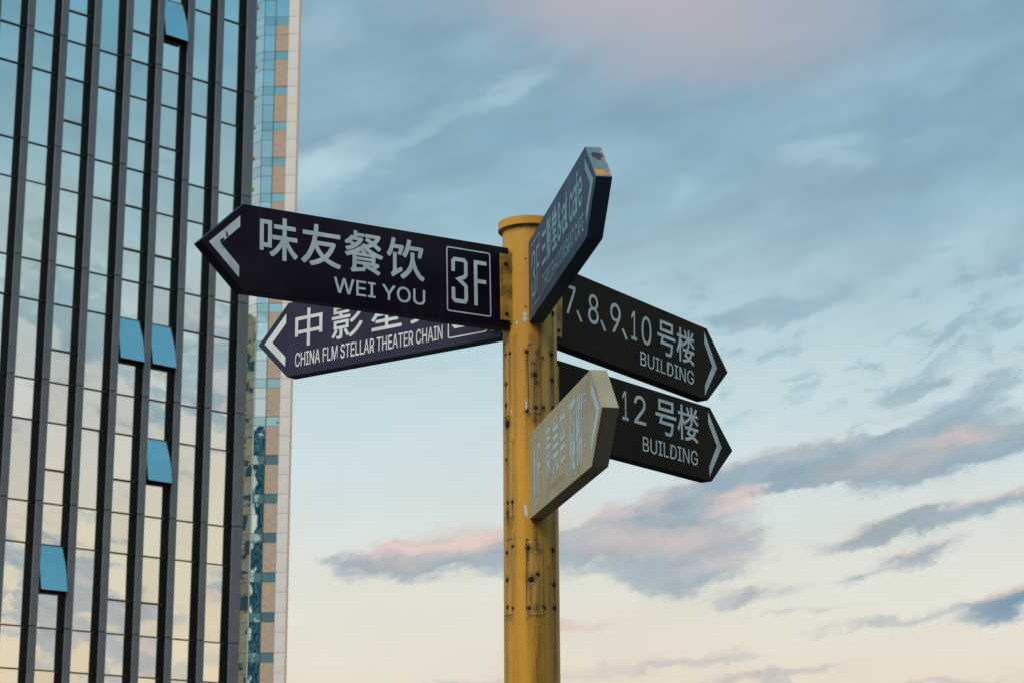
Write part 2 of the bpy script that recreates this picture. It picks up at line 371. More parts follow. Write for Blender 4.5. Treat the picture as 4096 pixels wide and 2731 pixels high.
for b in range(NB0, NB1 + 1):
    x = FIN0 + b * PITCH + FINW - .03
    for j in range(-7, 2):
        zt = Z(26.92 + 3.9 * j)
        add_pane(x, zt - H_SP, H_SP)
        for zz, me in ((zt, TR), (zt - H_SP, TR)):
            o = link('transom', me, None, tower); o.location = (x + .02, 0, zz)
        if b in SPLIT:
            zs = zt - H_SP - H_UP
            o = link('transom', TR2, None, tower); o.location = (x + .02, 0, zs)
            add_pane(x, zt - 3.9, H_LO)
            if (b, j) in OPEN:
                s = link('sash', sash_me, None, tower); s.location = (x + .0475, -.03, zt - H_SP - .03); s.rotation_euler = (R(-11.5), 0, 0)
                p = link('pane', sash_gl, None, s)
            else: add_pane(x, zs, H_UP)
        else: add_pane(x, zt - 3.9, H_VI)
# fins: a dark web standing off the glass with a rounded grey nosing in storey lengths
web_me = bm_mesh('fin', box_bm(0, FINW, -FIND + .05, .15, 0, TOP)); web_me.materials.append(MATS['black_fin'])
cb = bevel(box_bm(-.004, FINW + .004, -FIND, -FIND + .055, 0, 3.885), .022, 3)
cap_me = bm_mesh('fin_cap', cb); cap_me.materials.append(MATS['grey_metal'])
cb = bevel(box_bm(-.004, .424, -FIND, -FIND + .055, 0, 3.885), .022, 3)
cap2_me = bm_mesh('fin_cap', cb); cap2_me.materials.append(MATS['grey_metal'])
web2_me = bm_mesh('corner_post', box_bm(0, .42, -FIND + .05, .15, 0, TOP)); web2_me.materials.append(MATS['black_fin'])
for k in range(NB0 - 3, 8):
    last = k == 7
    f = link('corner_post' if last else 'fin', web2_me if last else web_me, None, tower); f.location = (FIN0 + k * PITCH, 0, 0)
    for j in range(-8, 4):
        z0 = Z(26.92 + 3.9 * j) - 3.9
        if z0 < 0: continue
        c = link('fin_cap', cap2_me if last else cap_me, None, f); c.location = (0, 0, z0 + .008)
lamp_me = bm_mesh('edge_lamp', bevel(box_bm(-.04, .05, -.05, .05, -.06, .06), .015)); lamp_me.materials.append(MATS['amber_lamp'])
for k in range(-2, 24):
    o = link('edge_lamp', lamp_me, None, tower); o.location = (xR + .02, -FIND + .02, Z(30.25 - 1.153 * k))
box('return_wall', xR - .028, xR - .002, .152, 26.02, 0, TOP - .02, 'grey_metal', tower)
box('left_glazing', xL, FIN0 + NB0 * PITCH, .02, .06, Z(26.92 - 3.9 * 8), Z(26.92 + 3.9), 'mirror_glass', tower)
box('rear_glazing', xL, xR - .1, 26.02, 26.08, 0, TOP - .2, 'dark_glass', tower)       # the back of the tower shows mirrored in the far tower
rear_me = bm_mesh('rear_fin', box_bm(-.13, .13, 0, .35, 0, TOP)); rear_me.materials.append(MATS['fin_blue'])
for k in range(17):
    o = link('rear_fin', rear_me, None, tower); o.location = (xL + .2 + k * PITCH, 26.07, 0)
# upper and lower glazing beyond the reach of the picture
box('upper_glazing', xL, xR - .1, .10, .15, Z(26.92 + 3.9 * 1) + .05, TOP - .1, 'mirror_glass', tower)
box('lower_glazing', xL, xR - .1, .10, .15, .2, Z(26.92 - 3.9 * 8) - .05, 'mirror_glass', tower)

# ------------------------------------------------------------------ far tower with stone stripes
far = thing('striped_tower', 'distant tower with white corner pier, tan stone panels and bluish glass bands', 'building', (-24.5, 200.1, 0))
ox = -24.5
X = lambda x: x - ox
FTOP = 150.0
xg0, xg1, xt1, xw1 = X(-25.75), X(-24.60), X(-23.25), X(-22.14)
CH = Vector((-.66, .75, 0)).normalized()          # the glazed chamfer runs back to the left
bm = bmesh.new()
pl = [(xw1 - .05, .10), (xg0 + .05, .10), (xg0 + CH.x * 14 + .09, CH.y * 14 + .10), (xg0 + CH.x * 14, 34), (xw1 - 7.5, 34)]
lo = [bm.verts.new((a, b, 0)) for a, b in pl]; hi = [bm.verts.new((a, b, FTOP)) for a, b in pl]
bm.faces.new(lo); bm.faces.new(hi)
for i in range(5): bm.faces.new((lo[i], lo[(i + 1) % 5], hi[(i + 1) % 5], hi[i]))
link('core', bm_mesh('core', bm), 'interior_dark', far)
def panel(name, x0, x1, z0, z1, m, y0=0.0, y1=.12, j=.025, bev=0):
    return box(name, x0 + j, x1 - j, y0, y1, z0 + j, z1 - j, m, far, bev)
cache = {}
def far_piece(name, x0, x1, z0, z1, m, y0=0.0, tilt=0.0):
    key = (name, round(x1 - x0, 3), round(z1 - z0, 3), m)
    if key not in cache:
        me = bm_mesh(name, box_bm(.02, x1 - x0 - .02, 0, .10, .02, z1 - z0 - .02)); me.materials.append(MATS[m]); cache[key] = me
    o = link(name, cache[key], None, far); o.location = (x0, y0, z0)
    if tilt: o.rotation_euler = (R(random.uniform(-tilt, tilt)), 0, R(random.uniform(-tilt, tilt)))
    return o
ch_me = {}
def chamfer_piece(z0, z1, s0, s1, m):
    key = (round(z1 - z0, 3), s0, s1)
    if key not in ch_me:
        me = bm_mesh('corner_pane', box_bm(s0 + .03, s1 - .03, 0, .08, .02, z1 - z0 - .02)); me.materials.append(MATS[m]); ch_me[key] = me
    o = link('corner_pane', ch_me[key], None, far); o.location = (xg0, 0, z0)
    o.rotation_euler = (R(random.uniform(-.3, .3)), 0, math.atan2(CH.y, CH.x) + R(random.uniform(-.5, .5)))
    return o
for k in range(-18, 4):
    zt = Z(83.11 + 3.9 * k)
    plant = k == 1
    far_piece('spandrel_pane', xg0, xg1, zt - .93, zt, 'spandrel_glass', tilt=.12)
    far_piece('pane', xg0, xg1, zt - 2.03, zt - .93, 'tower_glass', tilt=.12)
    far_piece('pane', xg0, xg1, zt - 3.9, zt - 2.03, 'tower_glass', tilt=.12)
    far_piece('spandrel_pane', xg1, xt1, zt - .93, zt, 'spandrel_glass', tilt=.12)
    if k == 2:
        far_piece('pane', xg1, xt1, zt - 3.9, zt - .93, 'tower_glass', tilt=.1)
    elif k == 1:
        far_piece('pane', xg1, xt1, zt - .40, zt - .93 + .93, 'tower_glass', y0=-.01)
        far_piece('stone_panel', xg1, xt1, zt - 2.0, zt - .93, 'tan_cladding', y0=-.05)
        far_piece('stone_panel', xg1, xt1, zt - 3.9, zt - 2.0, 'tan_cladding', y0=-.05)
    else:
        far_piece('stone_panel', xg1, xt1, zt - 3.9, zt - .93, 'tan_cladding', y0=-.05)
    far_piece('cladding_panel', xt1, xw1, zt - 1.95, zt, 'white_cladding', y0=-.12)
    far_piece('cladding_panel', xt1, xw1, zt - 3.9, zt - 1.95, 'white_cladding', y0=-.12)
    for s0, s1 in ((0.02, 2.0), (2.0, 4.0)):
        chamfer_piece(zt - .93, zt, s0, s1, 'chamfer_glass')
        chamfer_piece(zt - 2.03, zt - .93, s0, s1, 'chamfer_glass')
        chamfer_piece(zt - 3.9, zt - 2.03, s0, s1, 'chamfer_glass')
box('corner_trim', xw1 - .02, xw1 + .12, -.10, .3, 0, FTOP, 'warm_edge', far)
box('pier_backing', xt1 + .01, xw1 - .03, -.06, .09, 0, FTOP - .1, 'warm_edge', far)
box('mullion', xg1 - .035, xg1 + .035, -.07, .09, 0, FTOP - .2, 'transom_metal', far)
sw = box('side_wall', -.02, .02, .0, 34.5, 0, FTOP - .05, 'white_cladding', far)
sw.location = (xw1 - .03, .11, 0); sw.rotation_euler = (0, 0, math.atan2(7.45, 33.9))

# ------------------------------------------------------------------ a cream tower to the left, mirrored in the far tower's glazed chamfer
cream = thing('cream_tower', 'cream stone tower mirrored in the glazed chamfer of the striped tower', 'building', (-125, 232, 0), (0, 0, R(72)))
box('core', -17, 17, 0, 20, 0, 84, 'cream_stone', cream)
win_me = bm_mesh('window', box_bm(-1.0, 1.0, -.06, .06, 0, 2.2)); win_me.materials.append(MATS['dark_glass'])
for i in range(9):
    for k in range(20):
        o = link('window', win_me, None, cream); o.location = (-15 + i * 3.75, -.02, 2.0 + k * 4.1)

# ------------------------------------------------------------------ an unseen block added behind the viewer, keeping low light off sign undersides
blocker = thing('light_blocker', 'added low dark block, unseen behind the viewpoint, shading the signs', 'building', (3, -12, 0))
box('wall', -13, 15, -5, 5, 0, 5.6, 'dark_stone', blocker)
box('cornice', -13.3, 15.3, -5.3, 5.3, 5.6, 6.0, 'dark_stone', blocker)
door_me = bm_mesh('window', box_bm(-1.2, 1.2, -.05, .06, 0, 3.0)); door_me.materials.append(MATS['dark_glass'])
for i in range(6):
    o = link('window', door_me, None, blocker); o.location = (-10 + i * 4.4, 5.0, .9)

# ------------------------------------------------------------------ the post
PX, PY, PR = .0460, 5.1363, .070
PTOP = 3.222
post = thing('sign_post', 'yellow painted steel post with rust stains and a flat round cap', 'post', (PX, PY, 0))
def frame(th): a = R(th); return Vector((math.sin(a), -math.cos(a), 0))     # th = 0 faces the street, negative to the left
STRIPS = [(-3.8, 23.1, 2.7194, 2.9004), (-77, -48.3, 2.7179, 2.9146), (-75, -39.5, 2.4588, 2.6547), (-75, -43.6, 2.2143, 2.4054), (-10.3, 24.9, 2.2093, 2.4002)]
BOLTS = [(52.1, 2.8819, 6.2), (52.5, 2.8148, 6.2), (56.1, 2.7418, 6), (58, 2.9909, 6.5), (50.5, 2.3779, 6), (52.3, 2.293, 6), (52.9, 2.2346, 6),
         (-6.8, 2.3807, 5), (-1.9, 2.3022, 9), (11.7, 2.3146, 4.5), (-6.4, 2.2309, 5), (25.1, 2.234, 4), (-60, 2.3743, 5), (-58.5, 2.3051, 6), (-58, 2.2374, 5),
         (-42.1, 2.3867, 3.2), (-42.4, 2.2327, 3.5), (-56.3, 2.7034, 10), (-60.5, 2.884, 3.5), (-60, 2.8068, 5), (-60.4, 2.7512, 5), (-47, 2.884, 3.4),
         (9.1, 2.8221, 6.5), (-7, 2.8834, 5), (10.9, 2.7373, 5), (-7.4, 2.7288, 4.5), (27.8, 2.7387, 4), (27, 2.868, 3), (-60, 2.61, 4), (-42, 2.50, 3.5), (-55, 2.50, 4)]
def wear(th, z):
    rust = grime_shade = fade = 0.0
    x = R(th) * PR
    for bt, bz, s in BOLTS:
        dxx = (x - R(bt) * PR) / (s * .001)
        dzz = (z - bz) / (s * .001)
        rust = max(rust, 1.15 * math.exp(-.5 * (dxx * dxx + dzz * dzz) / .85))
        if z < bz:
            L = .010 * s
            rust = max(rust, .75 * math.exp(-(dxx / .55) ** 2) * math.exp(-(bz - z) / (L * .7)))
            grime_shade = max(grime_shade, .8 * math.exp(-(dxx / 1.1) ** 2) * math.exp(-(bz - z) / (L * 1.6)))
    for a, b, z0, z1 in STRIPS:
        xa, xb = R(a) * PR, R(b) * PR
        inx = 1 / (1 + math.exp(-(x - xa) / .0012)) / (1 + math.exp((x - xb) / .0012))
        inz = 1 / (1 + math.exp(-(z - z0) / .002)) / (1 + math.exp((z - z1) / .002))
        fade = max(fade, .32 * inx * inz)
        e = min(abs(x - xa), abs(x - xb))
        if z0 - .01 < z < z1 + .004: grime_shade = max(grime_shade, .95 * math.exp(-(e / .0016) ** 2))
        for zz in (z0, z1):
            if xa - .002 < x < xb + .002: grime_shade = max(grime_shade, .9 * math.exp(-((z - zz) / .0035) ** 2))
        if z < z0 and z > z0 - .22: grime_shade = max(grime_shade, .70 * inx * math.exp(-(z0 - z) / .07))
        m_ = (xa + xb) / 2 + .004
        grime_shade = max(grime_shade, (.95 if a > -20 else .40) * inz * math.exp(-((x - m_ - .002) / (.30 * (xb - xa))) ** 2) * (.55 + .45 * (z - z0) / (z1 - z0)))
    for bt, bz, r in ((-2, 2.378, .012), (9, 2.229, .015), (18, 2.372, .009), (14, 2.882, .013), (8, 2.852, .009), (10, 2.705, .011), (-57, 2.698, .013), (26, 2.735, .008), (-56, 2.472, .011), (-50, 2.21, .009), (5, 2.30, .010), (14, 2.80, .010)):
        q = ((x - R(bt) * PR) ** 2 + ((z - bz) * .8) ** 2) / (r * r)
        if q < 6: grime_shade = max(grime_shade, 1.0 * math.exp(-q)); rust = max(rust, .42 * math.exp(-q * 1.6))
    # long run-off stains, and two broad dark patches fading down below signs
    for c, w, z1, L, k in ((15, .010, 2.40, .5, .55), (40, .012, 2.34, .6, .40), (-38, .010, 2.42, .8, .55), (8, .016, 2.46, .14, .8), (18, .018, 2.955, .10, .85), (-60, .008, 2.72, .5, .5), (55, .007, 2.12, .07, .8)):
        if z < z1: grime_shade = max(grime_shade, k * math.exp(-((x - R(c) * PR) / w) ** 2) * math.exp(-(z1 - z) / L))
    if z < 2.93:
        grime_shade = max(grime_shade, .62 * math.exp(-((x - R(14) * PR) / .021) ** 4), .45 * math.exp(-((x - R(-58) * PR) / .018) ** 4), .50 * math.exp(-((x - R(56) * PR) / .016) ** 2), .40 * math.exp(-((x - R(-34) * PR) / .006) ** 2))  # bands of dirt, the right half deepened to carry the pole's edge shading
    if z > 3.205: grime_shade = max(grime_shade, .75 * math.exp(-(3.222 - z) / .008))  # shade below the cap's overhang, painted in along with the dirt
    fade = max(fade, .55 * math.exp(-((x - R(38) * PR) / .012) ** 2) * math.exp(-((z - 2.78) / .10) ** 2))
    fade = max(fade, .35 * math.exp(-((x - R(-70) * PR) / .016) ** 2))
    return min(rust, 1), min(grime_shade, 1), min(fade, 1)
bm = bmesh.new(); NS = 168
zs = [0.0, .6, 1.2, 1.7] + [1.85 + i * (PTOP - 1.85) / 420 for i in range(421)]
rings = [[bm.verts.new((PR * math.sin(2 * math.pi * i / NS), -PR * math.cos(2 * math.pi * i / NS), z)) for i in range(NS)] for z in zs]
for A, B in zip(rings, rings[1:]):
    for i in range(NS): bm.faces.new((A[i], A[(i + 1) % NS], B[(i + 1) % NS], B[i]))
me = bm_mesh('pole', bm, True)
at = {n: me.attributes.new(n, 'FLOAT', 'POINT') for n in ('rust', 'grime_shade', 'fade')}
for v in me.vertices:
    th = math.degrees(math.atan2(v.co.x, -v.co.y))
    w = wear(th, v.co.z) if v.co.z > 1.8 and abs(th) < 130 else (0, .1, 0)
    for n, q in zip(('rust', 'grime_shade', 'fade'), w): at[n].data[v.index].value = q
link('pole', me, 'yellow_post', post)
# cap: a plate slightly wider than the tube with an eased rim
bm = bmesh.new(); prof = [(.0, PTOP - .0), (.0806, PTOP - .0), (.0812, PTOP + .0006), (.0812, PTOP + .0212), (.0804, PTOP + .0224), (0, PTOP + .0235)]
NS2 = 96; rr = []
for r, z in prof:
    rr.append([bm.verts.new((0, 0, z))] if r == 0 else [bm.verts.new((r * math.sin(2 * math.pi * i / NS2), -r * math.cos(2 * math.pi * i / NS2), z)) for i in range(NS2)])
for A, B in zip(rr, rr[1:]):
    for i in range(NS2):
        j = (i + 1) % NS2
        if len(A) == 1: bm.faces.new((A[0], B[j], B[i]))
        elif len(B) == 1: bm.faces.new((A[i], A[j], B[0]))
        else: bm.faces.new((A[i], A[j], B[j], B[i]))
me = bm_mesh('cap', bm, True); me.set_sharp_from_angle(angle=R(28))
for n in ('rust', 'grime_shade', 'fade'): me.attributes.new(n, 'FLOAT', 'POINT')
for v in me.vertices:
    me.attributes['rust'].data[v.index].value = .9 * max(0, 1 - ((v.co.x + .016) ** 2 + (v.co.y + .079) ** 2 + (v.co.z - PTOP - .005) ** 2) / 2.2e-5)
capo = link('cap', me, 'yellow_post', post)
# mounting strips left behind by earlier signs: thin welded flats that follow the tube
for a, b, z0, z1 in STRIPS:
    bm = bmesh.new(); n = 14; h = .0013; pr = []
    def pt(th, r, z): f = frame(th); return bm.verts.new((f.x * r, f.y * r, z))
    nz = 40
    grid = [[pt(a + (b - a) * i / n, PR + (h if 0 < i < n and 0 < k < nz else -.001), z0 + (z1 - z0) * k / nz) for i in range(n + 1)] for k in range(nz + 1)]
    for k in range(nz):
        for i in range(n): bm.faces.new((grid[k][i], grid[k][i + 1], grid[k + 1][i + 1], grid[k + 1][i]))
    me = bm_mesh('mounting_strip', bm)
    at = {q: me.attributes.new(q, 'FLOAT', 'POINT') for q in ('rust', 'grime_shade', 'fade')}
    for v in me.vertices:
        w = wear(math.degrees(math.atan2(v.co.x, -v.co.y)), v.co.z)
        for q, val in zip(('rust', 'grime_shade', 'fade'), w): at[q].data[v.index].value = val
    link('mounting_strip', me, 'yellow_post', post)
bolt_me = disc_bolt(1.0, .55); bolt_me.materials.append(MATS['dark_bolt'])
for th, z, s in BOLTS:
    f = frame(th); o = link('bolt', bolt_me, None, post)
    o.location = (f.x * (PR + .0015), f.y * (PR + .0015), z)
    o.rotation_euler = f.to_track_quat('Z', 'Y').to_euler(); k = s * .00074; o.scale = (k, k * random.uniform(.9, 1.3), .004)
def chip(th, z, w, h, m, seed):
    rnd = random.Random(seed); bm = bmesh.new(); n = 18; vs_ = []
    for i in range(n):
        a = 2 * math.pi * i / n; k = rnd.uniform(.55, 1.1)
        t2 = th + math.degrees(w * k * math.cos(a) / PR); f = frame(t2)
        vs_.append(bm.verts.new((f.x * (PR + .0006), f.y * (PR + .0006), z + h * k * math.sin(a))))
    c = frame(th); cv = bm.verts.new((c.x * (PR + .0008), c.y * (PR + .0008), z))
    for i in range(n): bm.faces.new((cv, vs_[i], vs_[(i + 1) % n]))
    link('paint_chip', bm_mesh('paint_chip', bm), m, post)
for a in ((-10.2, 2.9733, .0075, .017, 'pale_chip', 1), (-28.1, 2.9614, .003, .007, 'pale_chip', 2), (-8.9, 2.745, .0028, .016, 'pale_chip', 3),
          (-10.9, 2.474, .0055, .021, 'pale_chip', 4), (-59.8, 2.789, .0045, .012, 'blue_chip', 5), (-44, 2.73, .002, .010, 'pale_chip', 6), (-52, 2.968, .0022, .010, 'blue_chip', 8)): chip(*a)

# ------------------------------------------------------------------ arrow signs
SH_, ST_, SA_, SL_ = .2148, .0373, .1109, .8483
try: FONT = bpy.data.fonts.load(bpy.utils.system_resource('DATAFILES', path='fonts') + '/Inter.woff2')   # ships with Blender
except Exception: FONT = None
def text_mesh(body):
    cu = bpy.data.curves.new('t', 'FONT'); cu.body = body; cu.size = 1.0; cu.resolution_u = 4
    if FONT and all(ord(c) < 128 for c in body): cu.font = FONT
    o = bpy.data.objects.new('t', cu); C.objects.link(o)
    bpy.context.view_layer.update()
    me = bpy.data.meshes.new_from_object(o.evaluated_get(bpy.context.evaluated_depsgraph_get()))
    bpy.data.objects.remove(o); bpy.data.curves.remove(cu)
    return me
def lettering(parent, face, items, m, bold=.012, name=None):
    """items: (string, u at reading start, u at reading end, v bottom, v top) in mm on the sign face; each fills its box"""
    for s, u0, u1, v0, v1 in items:
        me = text_mesh(s); b = bold * 100                       # stroke weight added on each side, mm
        xs = [v.co.x for v in me.vertices]; ys = [v.co.y for v in me.vertices]
        x0, x1, y0, y1 = min(xs), max(xs), min(ys), max(ys)
        su = 1 if u1 > u0 else -1
        a0, a1, c0, c1 = u0 + su * b, u1 - su * b, v0 + b, v1 - b
        vs_, fs = [], []
        for q, (eu, ev) in enumerate(((b, b), (-b, b), (b, -b), (-b, -b), (0, 0)) if b > .05 else ((0, 0),)):
            off = len(vs_)
            for v in me.vertices:
                vs_.append(((a0 + (a1 - a0) * (v.co.x - x0) / (x1 - x0) + eu) * .001, face * (ST_ / 2 + .0005 + q * .00004), (c0 + (c1 - c0) * (v.co.y - y0) / (y1 - y0) + ev) * .001))
            fs += [tuple(i + off for i in p.vertices) for p in me.polygons]
        bpy.data.meshes.remove(me)
        nm = name or ('character' if len(s) == 1 else 'lettering')
        me = bpy.data.meshes.new(nm); me.from_pydata(vs_, [], fs)
        link(nm, me, m, parent)
def polys(parent, face, plist, m, name, dy=.0006):
    vs_, fs = [], []
    for p in plist:
        fs.append(tuple(range(len(vs_), len(vs_) + len(p)))); vs_ += [(u * .001, face * (ST_ / 2 + dy), v * .001) for u, v in p]
    me = bpy.data.meshes.new(name); me.from_pydata(vs_, [], fs)
    return link(name, me, m, parent)
def stroke(line, w, closed=False):
    """outline quads of a polyline with mitred corners"""
    n = len(line); L = []; Rr = []
    for i, p in enumerate(line):
        p = Vector(p)
        a = Vector(line[i - 1]) if (i > 0 or closed) else None
        b = Vector(line[(i + 1) % n]) if (i < n - 1 or closed) else None
        d1 = (p - a).normalized() if a is not None else (b - p).normalized()
        d2 = (b - p).normalized() if b is not None else d1
        n1 = Vector((-d1.y, d1.x)); n2 = Vector((-d2.y, d2.x)); mm = (n1 + n2).normalized()
        k = w / 2 / max(.45, mm.dot(n1)); L.append(p + mm * k); Rr.append(p - mm * k)
    rng = range(n if closed else n - 1)
    return [[tuple(L[i]), tuple(L[(i + 1) % n]), tuple(Rr[(i + 1) % n]), tuple(Rr[i])] for i in rng]
def rrect(u0, u1, v0, v1, r):
    pts = []
    for cx, cy, a0 in ((u1 - r, v1 - r, 0), (u0 + r, v1 - r, 90), (u0 + r, v0 + r, 180), (u1 - r, v0 + r, 270)):
        for k in range(4): a = R(a0 + 30 * k); pts.append((cx + r * math.cos(a), cy + r * math.sin(a)))
    return pts
def glyph3(ua, ub, v0, v1, w):
    X_ = lambda s: ua + (ub - ua) * s; Y_ = lambda s: v0 + (v1 - v0) * s
    return stroke([(X_(0), Y_(.70)), (X_(0), Y_(.95)), (X_(.12), Y_(1)), (X_(.86), Y_(1)), (X_(1), Y_(.95)), (X_(1), Y_(.65)), (X_(.90), Y_(.60)), (X_(.42), Y_(.525)), (X_(.92), Y_(.40)), (X_(1), Y_(.36)), (X_(1), Y_(.05)), (X_(.9), Y_(0)), (X_(.15), Y_(0)), (X_(0), Y_(.05)), (X_(0), Y_(.32))], w)
def glyphF(ua, ub, v0, v1, w):
    s = 1 if ub > ua else -1
    return [[(ua, v0), (ua + s * w, v0), (ua + s * w, v1), (ua, v1)], [(ua + s * w, v1 - w), (ub, v1 - w), (ub, v1), (ua + s * w, v1)],
            [(ua + s * w, v0 + (v1 - v0) * .50), (ub - s * 2, v0 + (v1 - v0) * .50), (ub - s * 2, v0 + (v1 - v0) * .50 + w), (ua + s * w, v0 + (v1 - v0) * .50 + w)]]
CHEV = [(824, 0), (744, 77), (744, 49), (794.5, 0), (744, -49), (744, -77)]
CHEV_R = [(788, 0), (722, 94), (722, 60), (763, 0), (722, -66), (722, -96)]
def chevron(parent, face, pts, m):
    a, b, c, d_, e, f = pts
    return polys(parent, face, [[a, b, c, d_], [a, d_, e, f]], m, 'chevron')
def make_sign(label, phi, z, tilt, r0, lat, dL, face, paint, plates=(1, -1), worn=False, plate_mat='bracket_paint'):
    dr = Vector((math.cos(phi), math.sin(phi), 0)); nr = Vector((math.sin(phi), -math.cos(phi), 0)) * (-face)
    s = thing('arrow_sign', label, 'sign', Vector((PX, PY, z + CAM_H)) + dr * r0 + nr * lat, (0, -tilt, phi), 'arrow signs on the yellow post')
    L = SL_ + dL; H = SH_ / 2; T = ST_ / 2
    out = [(0, -H), (L - SA_, -H), (L, 0), (L - SA_, H), (0, H)]
    bm = bmesh.new()
    A = [bm.verts.new((u, -T, v)) for u, v in out]; B = [bm.verts.new((u, T, v)) for u, v in out]
    bm.faces.new(A); bm.faces.new(B[::-1])
    for i in range(5): bm.faces.new((A[i], B[i], B[(i + 1) % 5], A[(i + 1) % 5]))
    bevel(bm, .0014, 2)
    me = bm_mesh('panel', bm); me.materials.append(MATS[paint])
    if worn:
        me.materials.append(MATS['chipped_edge'])
        for p in me.polygons:
            if p.normal.x > .3 and p.normal.z > .3 and abs(p.normal.y) < .5: p.material_index = 1
    pn = link('panel', me, None, s)
    if worn: pn['label'] = 'purple arrow panel with chipped paint on the sloping tip edge'
    # bracket: welded foot on the post and cheek plates over the root of the panel
    foot = R_ = None
    bk = box('bracket', -(r0 - PR) - .012, -.0005, -T - .0055, T + .0055, -.095, .095, plate_mat, s, .0012)
    for f in plates:
        y0, y1 = sorted((f * (T + .0008), f * (T + .0050)))
        pl = box('cheek_plate', -.003, .0285, y0, y1, -.0885, .0885, 'bracket_paint', bk, .0010)
        for v in (.062, -.072):
            o = link('bolt', bolt_me, None, bk); o.location = (.013, f * (T + .0055), v); o.rotation_euler = (R(-90) * f, 0, 0); o.scale = (.0052, .0052, .006)
    if not plates:
        for v in (.062, -.066):
            o = link('bolt', bolt_me, None, bk); o.location = (-.006, -(T + .0055), v); o.rotation_euler = (R(90), 0, 0); o.scale = (.0055, .0055, .009)
            o = link('bolt', bolt_me, None, bk); o.location = (-.006, (T + .0055), v); o.rotation_euler = (R(-90), 0, 0); o.scale = (.0055, .0055, .009)
    return s, pn
def floor_box(pn, face, u0, u1, m, digit='3', w=3.6, v=83.5):
    polys(pn, face, stroke(rrect(min(u0, u1), max(u0, u1), -v, v, 5), w, True), m, 'floor_frame')
    s = 1 if u1 > u0 else -1; W = abs(u1 - u0); gw = 10.5
    q = glyphF(u0 + s * W * .62, u0 + s * W * .92, -60, 59.5, gw)
    if digit == '3': q += glyph3(u0 + s * (W * .10 + gw / 2), u0 + s * (W * .475 - gw / 2), -60 + gw / 2, 59.5 - gw / 2, gw)
    else: q += [[(u0 + s * W * .24, -57), (u0 + s * W * .34, -57), (u0 + s * W * .34, 57), (u0 + s * W * .30, 57), (u0 + s * W * .24, 40)], [(u0 + s * W * .24, 40), (u0 + s * W * .24, 24), (u0 + s * W * .19, 24), (u0 + s * W * .19, 34)]]
    polys(pn, face, q, m, 'floor_number')

# 1: street-level restaurant sign pointing left and out towards the viewer
s1, p1 = make_sign('dark purple arrow sign with four big Chinese characters and a scuffed white chevron', 3.7182, 1.4556, -.0169, .0734, -.0024, .0172, 1, 'purple_paint', (1,))
chevron(p1, 1, [(843, 0), (763, 76.5), (763, 49), (813, 0), (764, -48.5), (764.5, -76.5)], 'vinyl_white')
lettering(p1, 1, [('味', 711, 609, -19.6, 87), ('友', 600, 490, -19.8, 86), ('餐', 481, 372, -20.4, 86.5), ('饮', 362, 253, -19, 85)], 'vinyl_white', .014)
lettering(p1, 1, [('WEI YOU', 510, 252, -80, -39.8)], 'vinyl_white', .006)
floor_box(p1, 1, 187, 58, 'vinyl_white')
def scuff(pn, face, spots):
    pl = []
    rnd = random.Random(3)
    for u, v, ru, rv in spots:
        n = 9; pl.append([(u + ru * rnd.uniform(.5, 1.1) * math.cos(2 * math.pi * i / n), v + rv * rnd.uniform(.5, 1.1) * math.sin(2 * math.pi * i / n)) for i in range(n)])
    polys(pn, face, pl, 'purple_paint', 'scuff', .0011)
scuff(p1, 1, [(797, 23.5, 3.2, 8), (799, 29, 1.8, 3), (810, 8.5, 5, 4), (806, 12, 3, 3), (808, -10, 2.2, 2), (812.5, 4, 3, 2)])
# 2: cinema sign pointing left and away, mostly behind the first
s2, p2 = make_sign('purple arrow sign half hidden behind another, with one long English line along its bottom', 2.5268, 1.4526, -.0007, .0751, .0044, 0, 1, 'purple_skylit', (1,))
chevron(p2, 1, CHEV, 'vinyl_white')
lettering(p2, 1, [('中', 710, 610, -27.5, 80), ('影', 576, 465, -27, 80), ('星', 435, 329, -25, 79), ('美', 299, 194, -25, 80)], 'vinyl_white', .009)
lettering(p2, 1, [('CHINA FLM STELLAR THEATER CHAIN', 708, 190, -84, -43)], 'vinyl_white', .004)
floor_box(p2, 1, 171, 46, 'vinyl_white')
# 3: cafe sign pointing out at the viewer
s3, p3 = make_sign('purple arrow sign jutting towards the street with chipped tip edge and lower-case lettering', -1.4023, 1.4668, 0, .068, -.0049, -.0085, -1, 'purple_sheen', (), True, 'rusty_bracket')
chevron(p3, -1, [(814, 2), (726, 80), (726, 54), (781, 2), (730, -47), (731, -76)], 'vinyl_shaded')
lettering(p3, -1, [('三', 190, 246, -16, 68), ('影', 255, 320, -23, 82), ('堂', 329, 390, -21, 84)], 'vinyl_shaded', .022)
lettering(p3, -1, [('&', 399, 450, -19, 77), ('a', 456, 504, -18.4, 54), ('t', 496, 524, -18.4, 74.5), ('c', 542, 583, -17, 53.5), ('a', 584, 627, -17, 55), ('f', 620, 648, -16, 79), ('e', 649, 693, -16, 56)], 'vinyl_shaded', .012)
lettering(p3, -1, [('THREESHADOWS&AT CAFE', 191, 704, -81.5, -40)], 'vinyl_shaded', .004)
floor_box(p3, -1, 40, 163, 'vinyl_shaded')
